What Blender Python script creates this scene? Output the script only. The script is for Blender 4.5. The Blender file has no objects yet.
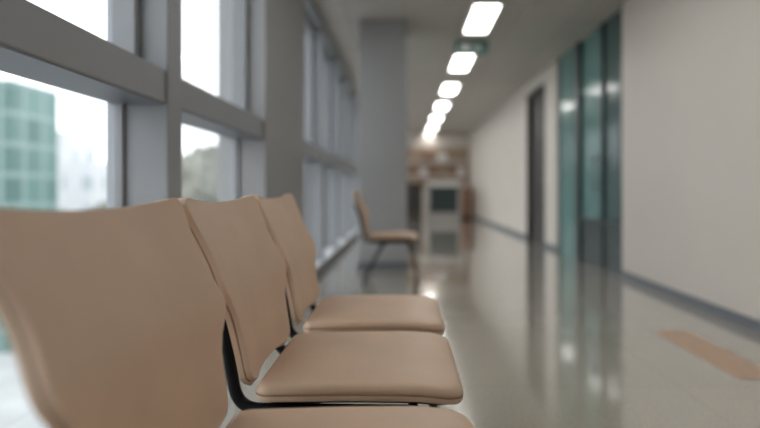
import bpy, bmesh, math, random
from mathutils import Vector, noise
random.seed(3)
S = bpy.context.scene
COL = S.collection

# ------------------------------------------------------------------ materials
def new_mat(name):
    m = bpy.data.materials.new(name); m.use_nodes = True
    nt = m.node_tree
    return m, nt, nt.nodes['Principled BSDF']

def mat(name, col, rough=0.5, metal=0.0, noise_scale=None, noise_amt=0.08, bump=0.0, bump_scale=200, spec=0.5, coat=0.0):
    m, nt, b = new_mat(name)
    b.inputs['Base Color'].default_value = (*col, 1)
    b.inputs['Roughness'].default_value = rough
    b.inputs['Metallic'].default_value = metal
    b.inputs['Specular IOR Level'].default_value = spec
    b.inputs['Coat Weight'].default_value = coat
    tc = nt.nodes.new('ShaderNodeTexCoord')
    if noise_scale:
        n = nt.nodes.new('ShaderNodeTexNoise'); n.inputs['Scale'].default_value = noise_scale
        n.inputs['Detail'].default_value = 4
        nt.links.new(tc.outputs['Object'], n.inputs['Vector'])
        r = nt.nodes.new('ShaderNodeValToRGB')
        r.color_ramp.elements[0].position = 0.3; r.color_ramp.elements[1].position = 0.7
        r.color_ramp.elements[0].color = (*[c*(1-noise_amt) for c in col], 1)
        r.color_ramp.elements[1].color = (*[min(1, c*(1+noise_amt)) for c in col], 1)
        nt.links.new(n.outputs['Fac'], r.inputs['Fac'])
        nt.links.new(r.outputs['Color'], b.inputs['Base Color'])
    if bump:
        n2 = nt.nodes.new('ShaderNodeTexNoise'); n2.inputs['Scale'].default_value = bump_scale
        n2.inputs['Detail'].default_value = 3
        nt.links.new(tc.outputs['Object'], n2.inputs['Vector'])
        bp = nt.nodes.new('ShaderNodeBump'); bp.inputs['Strength'].default_value = bump
        bp.inputs['Distance'].default_value = 0.002
        nt.links.new(n2.outputs['Fac'], bp.inputs['Height'])
        nt.links.new(bp.outputs['Normal'], b.inputs['Normal'])
    return m

def emis(name, col, s):
    m, nt, b = new_mat(name)
    b.inputs['Base Color'].default_value = (*col, 1)
    b.inputs['Emission Color'].default_value = (*col, 1)
    b.inputs['Emission Strength'].default_value = s
    return m

LEATHER = mat('tan_vinyl', (0.67, 0.475, 0.335), 0.38, noise_scale=9, noise_amt=0.04, bump=0.4, bump_scale=420)
PIPING = mat('tan_piping', (0.34, 0.20, 0.12), 0.5, noise_scale=30, noise_amt=0.05)
BLACK = mat('black_steel', (0.005, 0.005, 0.006), 0.5, noise_scale=40, noise_amt=0.1, spec=0.2)
RUBBER = mat('black_rubber', (0.02, 0.02, 0.02), 0.8)
ALU = mat('grey_aluminium', (0.29, 0.302, 0.32), 0.42, metal=0.0, noise_scale=3, noise_amt=0.03)
SILL = mat('skylit_sill', (0.72, 0.73, 0.75), 0.35, noise_scale=3, noise_amt=0.03)  # aluminium ledge; the sky's brightness on it is put into the colour
PILLAR = mat('grey_panel', (0.32, 0.32, 0.325), 0.5, noise_scale=2, noise_amt=0.03)
WALL = mat('beige_wall', (0.645, 0.595, 0.535), 0.45, noise_scale=1.5, noise_amt=0.02, bump=0.05, bump_scale=80)
BASE = mat('grey_baseboard', (0.15, 0.16, 0.18), 0.45)
DARK = mat('dark_door', (0.035, 0.03, 0.028), 0.4, noise_scale=5, noise_amt=0.1)
TEAL1 = mat('teal_glass_light', (0.12, 0.25, 0.235), 0.15, noise_scale=1, noise_amt=0.08)
TEAL2 = mat('teal_glass_dark', (0.06, 0.115, 0.11), 0.15, noise_scale=1, noise_amt=0.1)
FRAME = mat('dark_green_frame', (0.02, 0.035, 0.035), 0.35)
WOOD = mat('wood_panel', (0.38, 0.28, 0.20), 0.5, noise_scale=6, noise_amt=0.15)
REDWOOD = mat('reddish_wood', (0.26, 0.14, 0.09), 0.45, noise_scale=6, noise_amt=0.15)
WHITE = mat('white_laminate', (0.7, 0.68, 0.65), 0.4, noise_scale=4, noise_amt=0.02)
GREYLAM = mat('grey_laminate', (0.33, 0.31, 0.29), 0.4, noise_scale=4, noise_amt=0.04)
TANSTRIP = mat('orange_vinyl', (0.52, 0.345, 0.225), 0.35, noise_scale=12, noise_amt=0.08)
STEEL = mat('brushed_steel', (0.5, 0.5, 0.5), 0.3, metal=1.0)
LAMP = emis('lamp_diffuser', (1.0, 0.98, 0.95), 7.0)

def floor_mat():
    m, nt, b = new_mat('polished_vinyl_floor')
    tc = nt.nodes.new('ShaderNodeTexCoord')
    n = nt.nodes.new('ShaderNodeTexNoise'); n.inputs['Scale'].default_value = 90; n.inputs['Detail'].default_value = 6
    nt.links.new(tc.outputs['Object'], n.inputs['Vector'])
    r = nt.nodes.new('ShaderNodeValToRGB')
    r.color_ramp.elements[0].position = 0.35; r.color_ramp.elements[1].position = 0.65
    r.color_ramp.elements[0].color = (0.38, 0.34, 0.275, 1)
    r.color_ramp.elements[1].color = (0.49, 0.44, 0.365, 1)
    nt.links.new(n.outputs['Fac'], r.inputs['Fac'])
    br = nt.nodes.new('ShaderNodeTexBrick'); br.offset = 0
    br.inputs['Scale'].default_value = 1.0
    br.inputs['Brick Width'].default_value = 1.2; br.inputs['Row Height'].default_value = 1.2
    br.inputs['Mortar Size'].default_value = 0.002
    br.inputs['Color1'].default_value = (1, 1, 1, 1); br.inputs['Color2'].default_value = (0.97, 0.97, 0.97, 1)
    br.inputs['Mortar'].default_value = (0.75, 0.73, 0.7, 1)
    nt.links.new(tc.outputs['Object'], br.inputs['Vector'])
    mx = nt.nodes.new('ShaderNodeMix'); mx.data_type = 'RGBA'; mx.blend_type = 'MULTIPLY'
    mx.inputs['Factor'].default_value = 1
    nt.links.new(r.outputs['Color'], mx.inputs['A']); nt.links.new(br.outputs['Color'], mx.inputs['B'])
    nt.links.new(mx.outputs['Result'], b.inputs['Base Color'])
    b.inputs['Roughness'].default_value = 0.15
    b.inputs['Specular IOR Level'].default_value = 0.6
    b.inputs['Coat Weight'].default_value = 1.0
    b.inputs['Coat Roughness'].default_value = 0.045
    b.inputs['Coat IOR'].default_value = 1.75
    n2 = nt.nodes.new('ShaderNodeTexNoise'); n2.inputs['Scale'].default_value = 2.5
    nt.links.new(tc.outputs['Object'], n2.inputs['Vector'])
    bp = nt.nodes.new('ShaderNodeBump'); bp.inputs['Strength'].default_value = 0.06; bp.inputs['Distance'].default_value = 0.02
    nt.links.new(n2.outputs['Fac'], bp.inputs['Height'])
    nt.links.new(bp.outputs['Normal'], b.inputs['Normal']); nt.links.new(bp.outputs['Normal'], b.inputs['Coat Normal'])
    return m
FLOOR = floor_mat()

def ceil_mat():
    m, nt, b = new_mat('ceiling_tiles')
    tc = nt.nodes.new('ShaderNodeTexCoord')
    br = nt.nodes.new('ShaderNodeTexBrick'); br.offset = 0
    br.inputs['Scale'].default_value = 1.0
    br.inputs['Brick Width'].default_value = 0.6; br.inputs['Row Height'].default_value = 0.6
    br.inputs['Mortar Size'].default_value = 0.006
    br.inputs['Color1'].default_value = (0.46, 0.43, 0.395, 1); br.inputs['Color2'].default_value = (0.48, 0.45, 0.41, 1)
    br.inputs['Mortar'].default_value = (0.28, 0.26, 0.24, 1)
    nt.links.new(tc.outputs['Object'], br.inputs['Vector'])
    nt.links.new(br.outputs['Color'], b.inputs['Base Color'])
    b.inputs['Roughness'].default_value = 0.6
    return m
CEIL = ceil_mat()

def glass_mat():
    m = bpy.data.materials.new('window_glass'); m.use_nodes = True
    nt = m.node_tree; nt.nodes.clear()
    o = nt.nodes.new('ShaderNodeOutputMaterial'); mx = nt.nodes.new('ShaderNodeMixShader')
    t = nt.nodes.new('ShaderNodeBsdfTransparent'); t.inputs['Color'].default_value = (0.97, 0.985, 0.99, 1)
    g = nt.nodes.new('ShaderNodeBsdfGlossy'); g.inputs['Roughness'].default_value = 0.02
    f = nt.nodes.new('ShaderNodeFresnel')
    ge = nt.nodes.new('ShaderNodeNewGeometry')
    mm = nt.nodes.new('ShaderNodeMapRange')      # same reflectance from either side of the pane
    mm.inputs['To Min'].default_value = 1.45; mm.inputs['To Max'].default_value = 1/1.45
    nt.links.new(ge.outputs['Backfacing'], mm.inputs['Value']); nt.links.new(mm.outputs['Result'], f.inputs['IOR'])
    nt.links.new(f.outputs['Fac'], mx.inputs['Fac']); nt.links.new(t.outputs[0], mx.inputs[1])
    nt.links.new(g.outputs[0], mx.inputs[2]); nt.links.new(mx.outputs[0], o.inputs['Surface'])
    return m
GLASS = glass_mat()

def facade(name, c1, c2, c3, bw, rh, ms):
    m, nt, b = new_mat(name)
    tc = nt.nodes.new('ShaderNodeTexCoord')
    sx = nt.nodes.new('ShaderNodeSeparateXYZ'); cx = nt.nodes.new('ShaderNodeCombineXYZ')
    ad = nt.nodes.new('ShaderNodeMath'); ad.operation = 'ADD'
    nt.links.new(tc.outputs['Object'], sx.inputs[0])
    nt.links.new(sx.outputs['X'], ad.inputs[0]); nt.links.new(sx.outputs['Y'], ad.inputs[1])
    nt.links.new(ad.outputs[0], cx.inputs['X']); nt.links.new(sx.outputs['Z'], cx.inputs['Y'])
    br = nt.nodes.new('ShaderNodeTexBrick'); br.offset = 0
    br.inputs['Scale'].default_value = 1; br.inputs['Brick Width'].default_value = bw
    br.inputs['Row Height'].default_value = rh; br.inputs['Mortar Size'].default_value = ms
    br.inputs['Color1'].default_value = (*c1, 1); br.inputs['Color2'].default_value = (*c2, 1)
    br.inputs['Mortar'].default_value = (*c3, 1)
    nt.links.new(cx.outputs[0], br.inputs['Vector'])
    nt.links.new(br.outputs['Color'], b.inputs['Base Color'])
    b.inputs['Roughness'].default_value = 0.5
    return m

# ------------------------------------------------------------------ mesh helpers
def link(ob, parent=None):
    COL.objects.link(ob)
    if parent is not None: ob.parent = parent
    return ob

def empty(name, loc=(0, 0, 0)):
    e = bpy.data.objects.new(name, None); e.location = loc; e.empty_display_size = 0.1
    return link(e)

def boxes(name, lst, material, parent=None, bevel=0.0):
    bm = bmesh.new()
    for (x0, x1, y0, y1, z0, z1) in lst:
        r = bmesh.ops.create_cube(bm, size=1)
        for v in r['verts']:
            v.co = Vector(((x0+x1)/2 + v.co.x*(x1-x0), (y0+y1)/2 + v.co.y*(y1-y0), (z0+z1)/2 + v.co.z*(z1-z0)))
    me = bpy.data.meshes.new(name); bm.to_mesh(me); bm.free()
    me.materials.append(material)
    ob = bpy.data.objects.new(name, me)
    if bevel:
        md = ob.modifiers.new('bevel', 'BEVEL'); md.width = bevel; md.segments = 2; md.limit_method = 'ANGLE'
    return link(ob, parent)

def tube(name, pts_list, rad, material, parent=None, cyclic=False, smooth=True):
    cu = bpy.data.curves.new(name, 'CURVE'); cu.dimensions = '3D'
    cu.bevel_depth = rad; cu.bevel_resolution = 4; cu.use_fill_caps = True
    for pts in pts_list:
        sp = cu.splines.new('POLY'); sp.points.add(len(pts)-1)
        for p, q in zip(sp.points, pts): p.co = (*q, 1)
        sp.use_cyclic_u = cyclic
    cu.materials.append(material)
    tmp = bpy.data.objects.new(name, cu); COL.objects.link(tmp)
    dg = bpy.context.evaluated_depsgraph_get(); dg.update()
    me = bpy.data.meshes.new_from_object(tmp.evaluated_get(dg))
    bpy.data.objects.remove(tmp); bpy.data.curves.remove(cu)
    for p in me.polygons: p.use_smooth = True
    me.name = name
    if not me.materials: me.materials.append(material)
    return me

def rounded(pts, r=0.04, n=6):
    out = [Vector(pts[0])]
    for i in range(1, len(pts)-1):
        p, a, b = Vector(pts[i]), Vector(pts[i-1]), Vector(pts[i+1])
        da, db = (a-p), (b-p)
        rr = min(r, da.length*0.45, db.length*0.45)
        s, e = p+da.normalized()*rr, p+db.normalized()*rr
        for k in range(n+1):
            t = k/n
            out.append(s*(1-t)**2 + p*2*t*(1-t) + e*t*t)
    out.append(Vector(pts[-1]))
    return out

# ------------------------------------------------------------------ chair meshes
H = 0.86
BK = [(-.015, -.448, .250), (-.020, -.446, .262), (-.031, -.442, .2685), (-.058, -.431, .264), (-.087, -.418, .256), (-.117, -.405, .250), (-.15, -.389, .251),
      (-.18, -.374, .259), (-.205, -.361, .265), (-.225, -.353, .262), (-.25, -.349, .245), (-.275, -.348, .226), (-.305, -.345, .213),
      (-.35, -.337, .206), (-.385, -.331, .203), (-.402, -.328, .197), (-.413, -.326, .182), (-.418, -.325, .155)]
def back_pt(i, u, off=0.0):
    z, x, h = BK[i]
    f = 1 - u*u
    x = x - 0.016*f + off
    topdip = -0.014*f if i < 6 else 0
    topdip *= max(0, 1-i/6)
    return Vector((x, h*u, H+z+topdip))
def make_back():
    bm = bmesh.new(); NU = 20
    rows = []
    for i in range(len(BK)):
        rows.append([bm.verts.new(back_pt(i, -1+2*j/NU)) for j in range(NU+1)])
    for i in range(len(rows)-1):
        for j in range(NU):
            bm.faces.new((rows[i][j], rows[i+1][j], rows[i+1][j+1], rows[i][j+1]))
    bmesh.ops.recalc_face_normals(bm, faces=bm.faces)
    bm.normal_update()
    if sum(f.normal.x for f in bm.faces) < 0:
        bmesh.ops.reverse_faces(bm, faces=bm.faces)
    me = bpy.data.meshes.new('backrest'); bm.to_mesh(me); bm.free()
    for p in me.polygons: p.use_smooth = True
    me.materials.append(LEATHER)
    return me
BACK_ME = make_back()
NB = len(BK)
loop = [(0, -1+2*j/20) for j in range(21)] + [(i, 1) for i in range(1, NB)] + [(NB-1, 1-2*j/20) for j in range(1, 21)] + [(i, -1) for i in range(NB-2, 0, -1)]
SEAM_ME = tube('backrest_piping', [[back_pt(i, u) + Vector((-.0125, 0, -.005)) for i, u in loop]], 0.0024, PIPING, cyclic=True)

def seat_outline(inset):
    x0, x1 = -.320+inset, .130-inset
    hb, hf = .222-inset, .230-inset
    pts = []
    rf = max(0.050-inset*0.6, 0.01); rb = max(0.030-inset*0.3, 0.008)
    cs = [(x1-rf, hf-rf, 0, rf), (x0+rb, hb-rb, 90, rb), (x0+rb, -hb+rb, 180, rb), (x1-rf, -hf+rf, 270, rf)]
    for k, (cx, cy, a0, r) in enumerate(cs):
        for s in range(9):
            a = math.radians(a0+90*s/8)
            pts.append((cx+r*math.cos(a), cy+r*math.sin(a)))
    out = []
    for i in range(len(pts)):
        a, b = pts[i], pts[(i+1) % len(pts)]
        out.append(a)
        if (i+1) % 9 == 0:
            for t in range(1, 8):
                out.append((a[0]+(b[0]-a[0])*t/8, a[1]+(b[1]-a[1])*t/8))
    return out
def seat_z(x, z):
    t = max(0, (x-0.0)/0.122)
    s = max(0, (-.12-x)/.18)
    return H-.410 + z - 0.012*t*t - 0.004*s
def make_seat():
    bm = bmesh.new()
    prof = [(0.06, -.040), (0.014, -.040), (0.004, -.037), (0.001, -.031), (0.0, -.026), (0.003, -.0225), (0.0, -.019), (0.001, -.012), (0.004, -.006), (0.009, -.002), (0.018, 0.0), (0.045, .003), (0.09, .0045), (0.14, .004), (0.18, .003)]
    rings = []
    for ins, z in prof:
        rings.append([bm.verts.new((x, y, seat_z(x, z))) for x, y in seat_outline(ins)])
    n = len(rings[0])
    for a, b in zip(rings[:-1], rings[1:]):
        for i in range(n):
            bm.faces.new((a[i], a[(i+1) % n], b[(i+1) % n], b[i]))
    bm.faces.new(rings[-1]); bm.faces.new(list(reversed(rings[0])))
    bmesh.ops.recalc_face_normals(bm, faces=bm.faces)
    me = bpy.data.meshes.new('seat'); bm.to_mesh(me); bm.free()
    for p in me.polygons: p.use_smooth = True
    me.materials.append(LEATHER)
    return me
SEAT_ME = make_seat()
SEATPIPE_ME = tube('seat_piping', [[(x, y, seat_z(x, -.0225)) for x, y in seat_outline(0.0012)]], 0.0022, PIPING, cyclic=True)

RY = .190
def frame_pts(s):
    y = s*RY
    return rounded([(-.452, y, H-.13), (-.402, y, H-.25), (-.380, y, H-.37), (-.358, y*1.04, H-.472), (.060, y*1.09, H-.474), (.122, y*1.11, .016)], 0.05, 8)
side1, side2 = frame_pts(-1), frame_pts(1)
rear = [[(-.17, s*RY*1.06, H-.474), (-.23, s*(RY+.015), H-.56), (-.37, s*(RY+.022), .016)] for s in (-1, 1)]
rear = [rounded(r, .05, 6) for r in rear]
cross = [[(-.22, -RY*1.06, H-.472), (-.22, RY*1.06, H-.472)], [(.02, -RY*1.08, H-.473), (.02, RY*1.08, H-.473)]]
FRAME_ME = tube('metal_frame', [side1, side2]+rear, 0.0130, BLACK)
CROSS_ME = tube('cross_bars', cross, 0.011, BLACK)
feet = []
for s in (-1, 1):
    feet.append([(.1215, s*RY*1.11, .0), (.1215, s*RY*1.11, .03)]); feet.append([(-.372, s*(RY+.022), .0), (-.364, s*(RY+.022), .03)])
FEET_ME = tube('rubber_feet', feet, 0.0155, RUBBER)
def pan():
    bm = bmesh.new()
    prof = [(0.055, -.052), (0.035, -.052), (0.022, -.046), (0.020, -.038)]
    rings = [[bm.verts.new((x, y, seat_z(x, z))) for x, y in seat_outline(i)] for i, z in prof]
    n = len(rings[0])
    for a, b in zip(rings[:-1], rings[1:]):
        for i in range(n):
            bm.faces.new((a[i], a[(i+1) % n], b[(i+1) % n], b[i]))
    bm.faces.new(rings[-1]); bm.faces.new(list(reversed(rings[0])))
    bmesh.ops.recalc_face_normals(bm, faces=bm.faces)
    me = bpy.data.meshes.new('seat_pan'); bm.to_mesh(me); bm.free()
    me.materials.append(BLACK)
    return me
PAN_ME = pan()

def chair(yc):
    e = empty('waiting_chair', (0, yc, 0))
    b = link(bpy.data.objects.new('backrest', BACK_ME), e)
    so = b.modifiers.new('solid', 'SOLIDIFY'); so.thickness = 0.026; so.offset = -1
    bv = b.modifiers.new('bevel', 'BEVEL'); bv.width = 0.008; bv.segments = 4; bv.limit_method = 'ANGLE'; bv.angle_limit = math.radians(40)
    link(bpy.data.objects.new('backrest_piping', SEAM_ME), e)
    link(bpy.data.objects.new('seat', SEAT_ME), e)
    link(bpy.data.objects.new('seat_pan', PAN_ME), e)
    link(bpy.data.objects.new('seat_piping', SEATPIPE_ME), e)
    link(bpy.data.objects.new('metal_frame', FRAME_ME), e)
    link(bpy.data.objects.new('cross_bars', CROSS_ME), e)
    link(bpy.data.objects.new('rubber_feet', FEET_ME), e)
for yc in (.83, 1.386, 1.942, 5.23):
    chair(yc)

# ------------------------------------------------------------------ room shell
Y0, Y1 = -3.0, 18.0
ZC = 2.70
XG, XI = -1.06, -.88
XR = 2.15
boxes('floor', [(XG-.1, XR+.2, Y0, Y1, -.1, 0)], FLOOR)
boxes('ceiling', [(XG-.1, XR+.2, Y0, Y1, ZC, ZC+.1)], CEIL)
boxes('wall_back', [(XG-.1, XR+.2, Y0-.1, Y0, -.1, ZC+.1)], WALL)
boxes('wall_front', [(XG-.1, XR+.2, Y1, Y1+.1, -.1, ZC+.1)], WALL)
boxes('wall_right', [(XR, XR+.15, Y0, 5.42, 0, ZC), (XR, XR+.15, 7.73, 8.39, 0, ZC), (XR, XR+.15, 8.39, 9.6, 2.5, ZC),
                     (XR, XR+.15, 9.6, Y1, 0, ZC)], WALL)
boxes('baseboard_right', [(XR-.012, XR, Y0, 5.42, 0, .07), (XR-.012, XR, 7.73, 8.39, 0, .07), (XR-.012, XR, 9.6, Y1, 0, .07)], BASE)
g = empty('door_1', (XR+.05, 6.5, 0))
def gb(name, lst, m):
    return boxes(name, [(a, b, c-6.5, d-6.5, e, f) for a, b, c, d, e, f in lst], m, g)
gb('glass_panel_dark', [(0, .02, 5.47, 6.02, .5, ZC)], TEAL2)
gb('glass_panel_mid', [(0, .02, 6.08, 6.78, .5, ZC)], TEAL1)
gb('glass_panel_light', [(-.02, .02, 6.95, 7.70, 0, ZC)], TEAL1)
gb('kick_panel', [(-.01, .03, 5.47, 6.80, 0, .5)], FRAME)
gb('door_frame', [(-.05, .05, 5.42, 5.47, 0, ZC), (-.03, .04, 6.02, 6.08, .0, ZC), (-.04, .05, 6.78, 6.95, 0, ZC), (-.03, .05, 7.68, 7.73, 0, ZC),
                  (-.03, .04, 5.47, 6.78, .48, .53)], FRAME)
gb('door_handle', [(-.09, -.075, 6.14, 6.155, .85, 1.25), (-.08, 0, 6.14, 6.155, .88, .90), (-.08, 0, 6.14, 6.155, 1.20, 1.22)], STEEL)
d2 = empty('door_2', (XR+.06, 9.0, 0))
boxes('door_leaf', [(0, .04, -.56, .55, 0, 2.45)], DARK, d2, 0.004)
boxes('door_frame', [(-.07, .05, -.61, -.56, 0, 2.5), (-.07, .05, .55, .60, 0, 2.5), (-.07, .05, -.56, .55, 2.45, 2.5)], DARK, d2)
boxes('door_handle', [(-.05, 0, -.48, -.46, 1.0, 1.02), (-.055, -.045, -.48, -.36, 1.0, 1.02)], STEEL, d2)

boxes('wall_left', [(XG-.08, XI, Y0, Y1, ZC-.1, ZC), (XG-.08, XI+.01, Y0, Y1, 0, .085)], ALU)
boxes('trim_3', [(XG-.005, XI+.02, Y0, Y1, .085, .10)], SILL)
boxes('trim_1', [(XI+.01, XI+.03, Y0, Y1, 0, .06)], BASE)
boxes('pillar', [(XG-.1, XI+.015, 3.43, 4.79, .10, ZC-.1)], PILLAR)
bays = [(-2.9, -1.8), (-1.67, -.52), (-.39, .76), (.89, 2.03), (2.16, 3.43), (4.79, 5.9), (6.03, 7.2), (7.33, 8.5), (8.63, 9.8), (9.93, 11.1), (11.23, 12.4), (12.53, 13.7), (13.83, 15.0), (15.13, 16.3), (16.43, 17.6)]
TZ0, TZ1 = 1.18, 1.305
for n, (a, b) in enumerate(bays):
    w = empty('window_%d' % (n+1), (XG, (a+b)/2, 0))
    hl = (b-a)/2
    D = XI-XG
    boxes('glass', [(-.006, 0, -hl, hl, .10, TZ0), (-.006, 0, -hl, hl, TZ1, ZC-.1)], GLASS, w)
    boxes('transom', [(-.03, D, -hl, hl, TZ0, TZ1)], ALU, w, 0.006)
    boxes('gasket', [(0.0, D*.98, -hl, hl, TZ0-.006, TZ0)], BASE, w)
    boxes('sash', [(0, .085, hl-.038, hl, TZ1, ZC-.1), (0, .085, -hl, -hl+.038, TZ1, ZC-.1), (0, .085, -hl, hl, TZ1, TZ1+.03), (0, .085, -hl, hl, ZC-.15, ZC-.1),
                   (0, .03, hl-.02, hl, .10, TZ0), (0, .03, -hl, -hl+.02, .10, TZ0), (0, .03, -hl, hl, .10, .125)], ALU, w, 0.003)
    nxt = b+.13 if abs(b-3.43) > .01 else None
    if nxt and n < len(bays)-1:
        boxes('mullion', [(-.04, D+.01, hl, hl+.13, .10, ZC-.1)], ALU, w, 0.006)
boxes('wall_left_end', [(XG-.08, XI, 17.6, Y1, .1, ZC-.1)], ALU)
boxes('wall_left_corner', [(XG-.08, XI, Y0, -2.9, .1, ZC-.1)], ALU)

boxes('column', [(-.49, .035, 5.92, 6.5, 0, ZC)], PILLAR, bevel=0.01)
boxes('trim_2', [(-.502, .047, 5.908, 6.512, 0, .085)], BASE)

for i in range(-2, 7):
    yc = 5.85 + 2.02*i
    e = empty('ceiling_light', (.82, yc, ZC))
    boxes('housing', [(-.15, -.125, -.5, .5, -.035, 0), (.125, .15, -.5, .5, -.035, 0), (-.125, .125, -.5, -.48, -.035, 0), (-.125, .125, .48, .5, -.035, 0)], WHITE, e)
    boxes('diffuser', [(-.125, .125, -.48, .48, -.028, -.004)], LAMP, e)

e = empty('exit_sign', (.82, 6.66, 2.58))
boxes('sign_body', [(-.20, .20, -.02, .02, -.08, .08)], mat('sign_green', (0.03, 0.13, 0.105), 0.4), e, 0.005)
boxes('sign_symbol', [(-.12, -.05, -.023, -.02, -.04, .04), (-.02, .11, -.023, -.02, -.008, .008), (.08, .11, -.023, -.02, -.03, .03)], WHITE, e)
boxes('hanger', [(-.10, -.09, -.005, .005, .08, .12), (.09, .10, -.005, .005, .08, .12)], STEEL, e)

boxes('floor_marking', [(1.52, 1.73, 2.5, 3.36, 0, .002)], TANSTRIP)

# corridor end
e = empty('reception_desk', (1.07, 15.0, 0))
boxes('desk_top', [(-.47, .47, -.3, .3, 1.03, 1.09)], WHITE, e, .01)
boxes('desk_side', [(-.45, -.38, -.27, .27, 0, 1.03), (.38, .45, -.27, .27, 0, 1.03), (-.38, .38, -.25, .27, 0, .25)], GREYLAM, e)
boxes('front_panel', [(-.38, .38, -.2, -.16, .25, .95)], FRAME, e)
boxes('top_rail', [(-.38, .38, -.22, -.16, .95, 1.03)], WHITE, e)
e = empty('wall_shelf', (.9, 17.97, 0))
boxes('back_panel', [(-1.0, 1.2, -.02, .03, .9, 2.25)], WOOD, e, .01)
boxes('shelves', [(-.8, 1.1, -.25, -.02, 1.30, 1.34), (-.8, 1.1, -.25, -.02, 1.75, 1.79)], WHITE, e)
boxes('folders', [(-.7, -.45, -.22, -.04, 1.34, 1.6), (-.1, .12, -.22, -.04, 1.34, 1.62), (.55, .8, -.22, -.04, 1.34, 1.58), (-.3, .1, -.22, -.04, 1.79, 2.0)], REDWOOD, e)
boxes('papers', [(-.4, -.15, -.22, -.04, 1.34, 1.55), (.2, .5, -.22, -.04, 1.79, 2.05), (.85, 1.05, -.22, -.04, 1.34, 1.6)], WHITE, e)
e = empty('storage_cabinet', (.25, 17.0, 0))
boxes('carcass', [(-.3, .3, -.25, .25, .05, 1.1)], WOOD, e, .01)
boxes('cabinet_doors', [(-.29, -.005, -.27, -.25, .08, 1.07), (.005, .29, -.27, -.25, .08, 1.07)], DARK, e, .004)
boxes('plinth', [(-.28, .28, -.22, .22, 0, .05)], BLACK, e)
e = empty('low_cabinet', (1.80, 16.6, 0))
boxes('carcass', [(-.24, .24, -.3, .3, .06, .95)], REDWOOD, e, .01)
boxes('cabinet_top', [(-.26, .26, -.32, .32, .95, .98)], WHITE, e, .005)
boxes('drawer_fronts', [(-.22, .22, -.315, -.30, .10, .35), (-.22, .22, -.315, -.30, .38, .63), (-.22, .22, -.315, -.30, .66, .92)], REDWOOD, e, .004)
boxes('plinth', [(-.22, .22, -.27, .27, 0, .06)], BLACK, e)

# ------------------------------------------------------------------ outside
GZ = -8
boxes('ground', [(-200, -1.5, -60, 250, GZ-.5, GZ)], mat('asphalt', (0.34, 0.35, 0.35), 0.9, noise_scale=.3, noise_amt=.2))
TEALB = facade('teal_facade', (0.06, 0.12, 0.11), (0.10, 0.18, 0.165), (0.18, 0.25, 0.24), 1.6, 1.7, .15)
WHITEB = facade('white_facade', (0.28, 0.32, 0.34), (0.42, 0.46, 0.48), (0.56, 0.57, 0.58), 3.0, 3.2, .9)
boxes('office_building', [(-24.0, -21.4, 30, 34, GZ, 6.9)], TEALB)
boxes('apartment_building', [(-60, -26, 35.0, 42, GZ, 5.0)], WHITEB)
boxes('apartment_building', [(-44, -38, 62, 68, GZ, 7.5), (-38, -34, 60, 66, GZ, 4.0)], WHITEB)
boxes('apartment_building', [(-50, -22, 110, 125, GZ, 7), (-26, -18, 105, 125, GZ, 5)], WHITEB)
LEAF = mat('foliage', (0.17, 0.175, 0.15), 0.9, noise_scale=1.5, noise_amt=.4)
BARK = mat('bark', (0.12, 0.10, 0.08), 0.9)
def tree(x, y, top):
    e = empty('tree', (x, y, GZ))
    h = top-GZ
    me = tube('trunk', [[(0, 0, 0), (.1, 0, h*.4), (0, .1, h*.75)], [(.1, 0, h*.4), (1.5, .4, h*.65)], [(.1, 0, h*.45), (-1.5, -.4, h*.7)]], .22, BARK)
    link(bpy.data.objects.new('trunk', me), e)
    bm = bmesh.new()
    for k in range(11):
        a = random.random()*6.28; rr = random.random()*h*.22
        c = Vector((math.cos(a)*rr, math.sin(a)*rr, h*(.5+.36*random.random())))
        r = h*(.10+.07*random.random())
        res = bmesh.ops.create_icosphere(bm, subdivisions=3, radius=r)
        for v in res['verts']:
            d = noise.noise(v.co*1.6/r*1.5 + c)*.35
            v.co = c + v.co*(1+d)
    me = bpy.data.meshes.new('foliage'); bm.to_mesh(me); bm.free(); me.materials.append(LEAF)
    link(bpy.data.objects.new('foliage', me), e)
tree(-15.0, 42, 4.4); tree(-13.0, 52, 3.0); tree(-27, 52, 1.0); tree(-22.5, 64, 5.0)

# ------------------------------------------------------------------ world
w = bpy.data.worlds.new('overcast'); S.world = w; w.use_nodes = True
nt = w.node_tree; bg = nt.nodes['Background']
tc = nt.nodes.new('ShaderNodeTexCoord'); sp = nt.nodes.new('ShaderNodeSeparateXYZ')
cr = nt.nodes.new('ShaderNodeValToRGB')
nt.links.new(tc.outputs['Generated'], sp.inputs[0]); nt.links.new(sp.outputs['Z'], cr.inputs['Fac'])
cr.color_ramp.elements[0].color = (0.86, 0.88, 0.90, 1); cr.color_ramp.elements[1].color = (0.94, 0.97, 1.0, 1)
nt.links.new(cr.outputs['Color'], bg.inputs['Color']); bg.inputs['Strength'].default_value = 2.2

S.view_settings.view_transform = 'Standard'
S.view_settings.exposure = 0.5

# ------------------------------------------------------------------ camera
cd = bpy.data.cameras.new('camera'); cam = bpy.data.objects.new('camera', cd); COL.objects.link(cam)
cam.location = (0, 0, H); cam.rotation_euler = (math.radians(90), 0, 0)
cd.sensor_width = 36; cd.lens = 550/760*36
cd.shift_x = -24/760; cd.shift_y = -24/760
cd.clip_end = 500; cd.clip_start = 0.02
cd.dof.use_dof = True; cd.dof.focus_distance = 1.28; cd.dof.aperture_fstop = 1.0
S.camera = cam
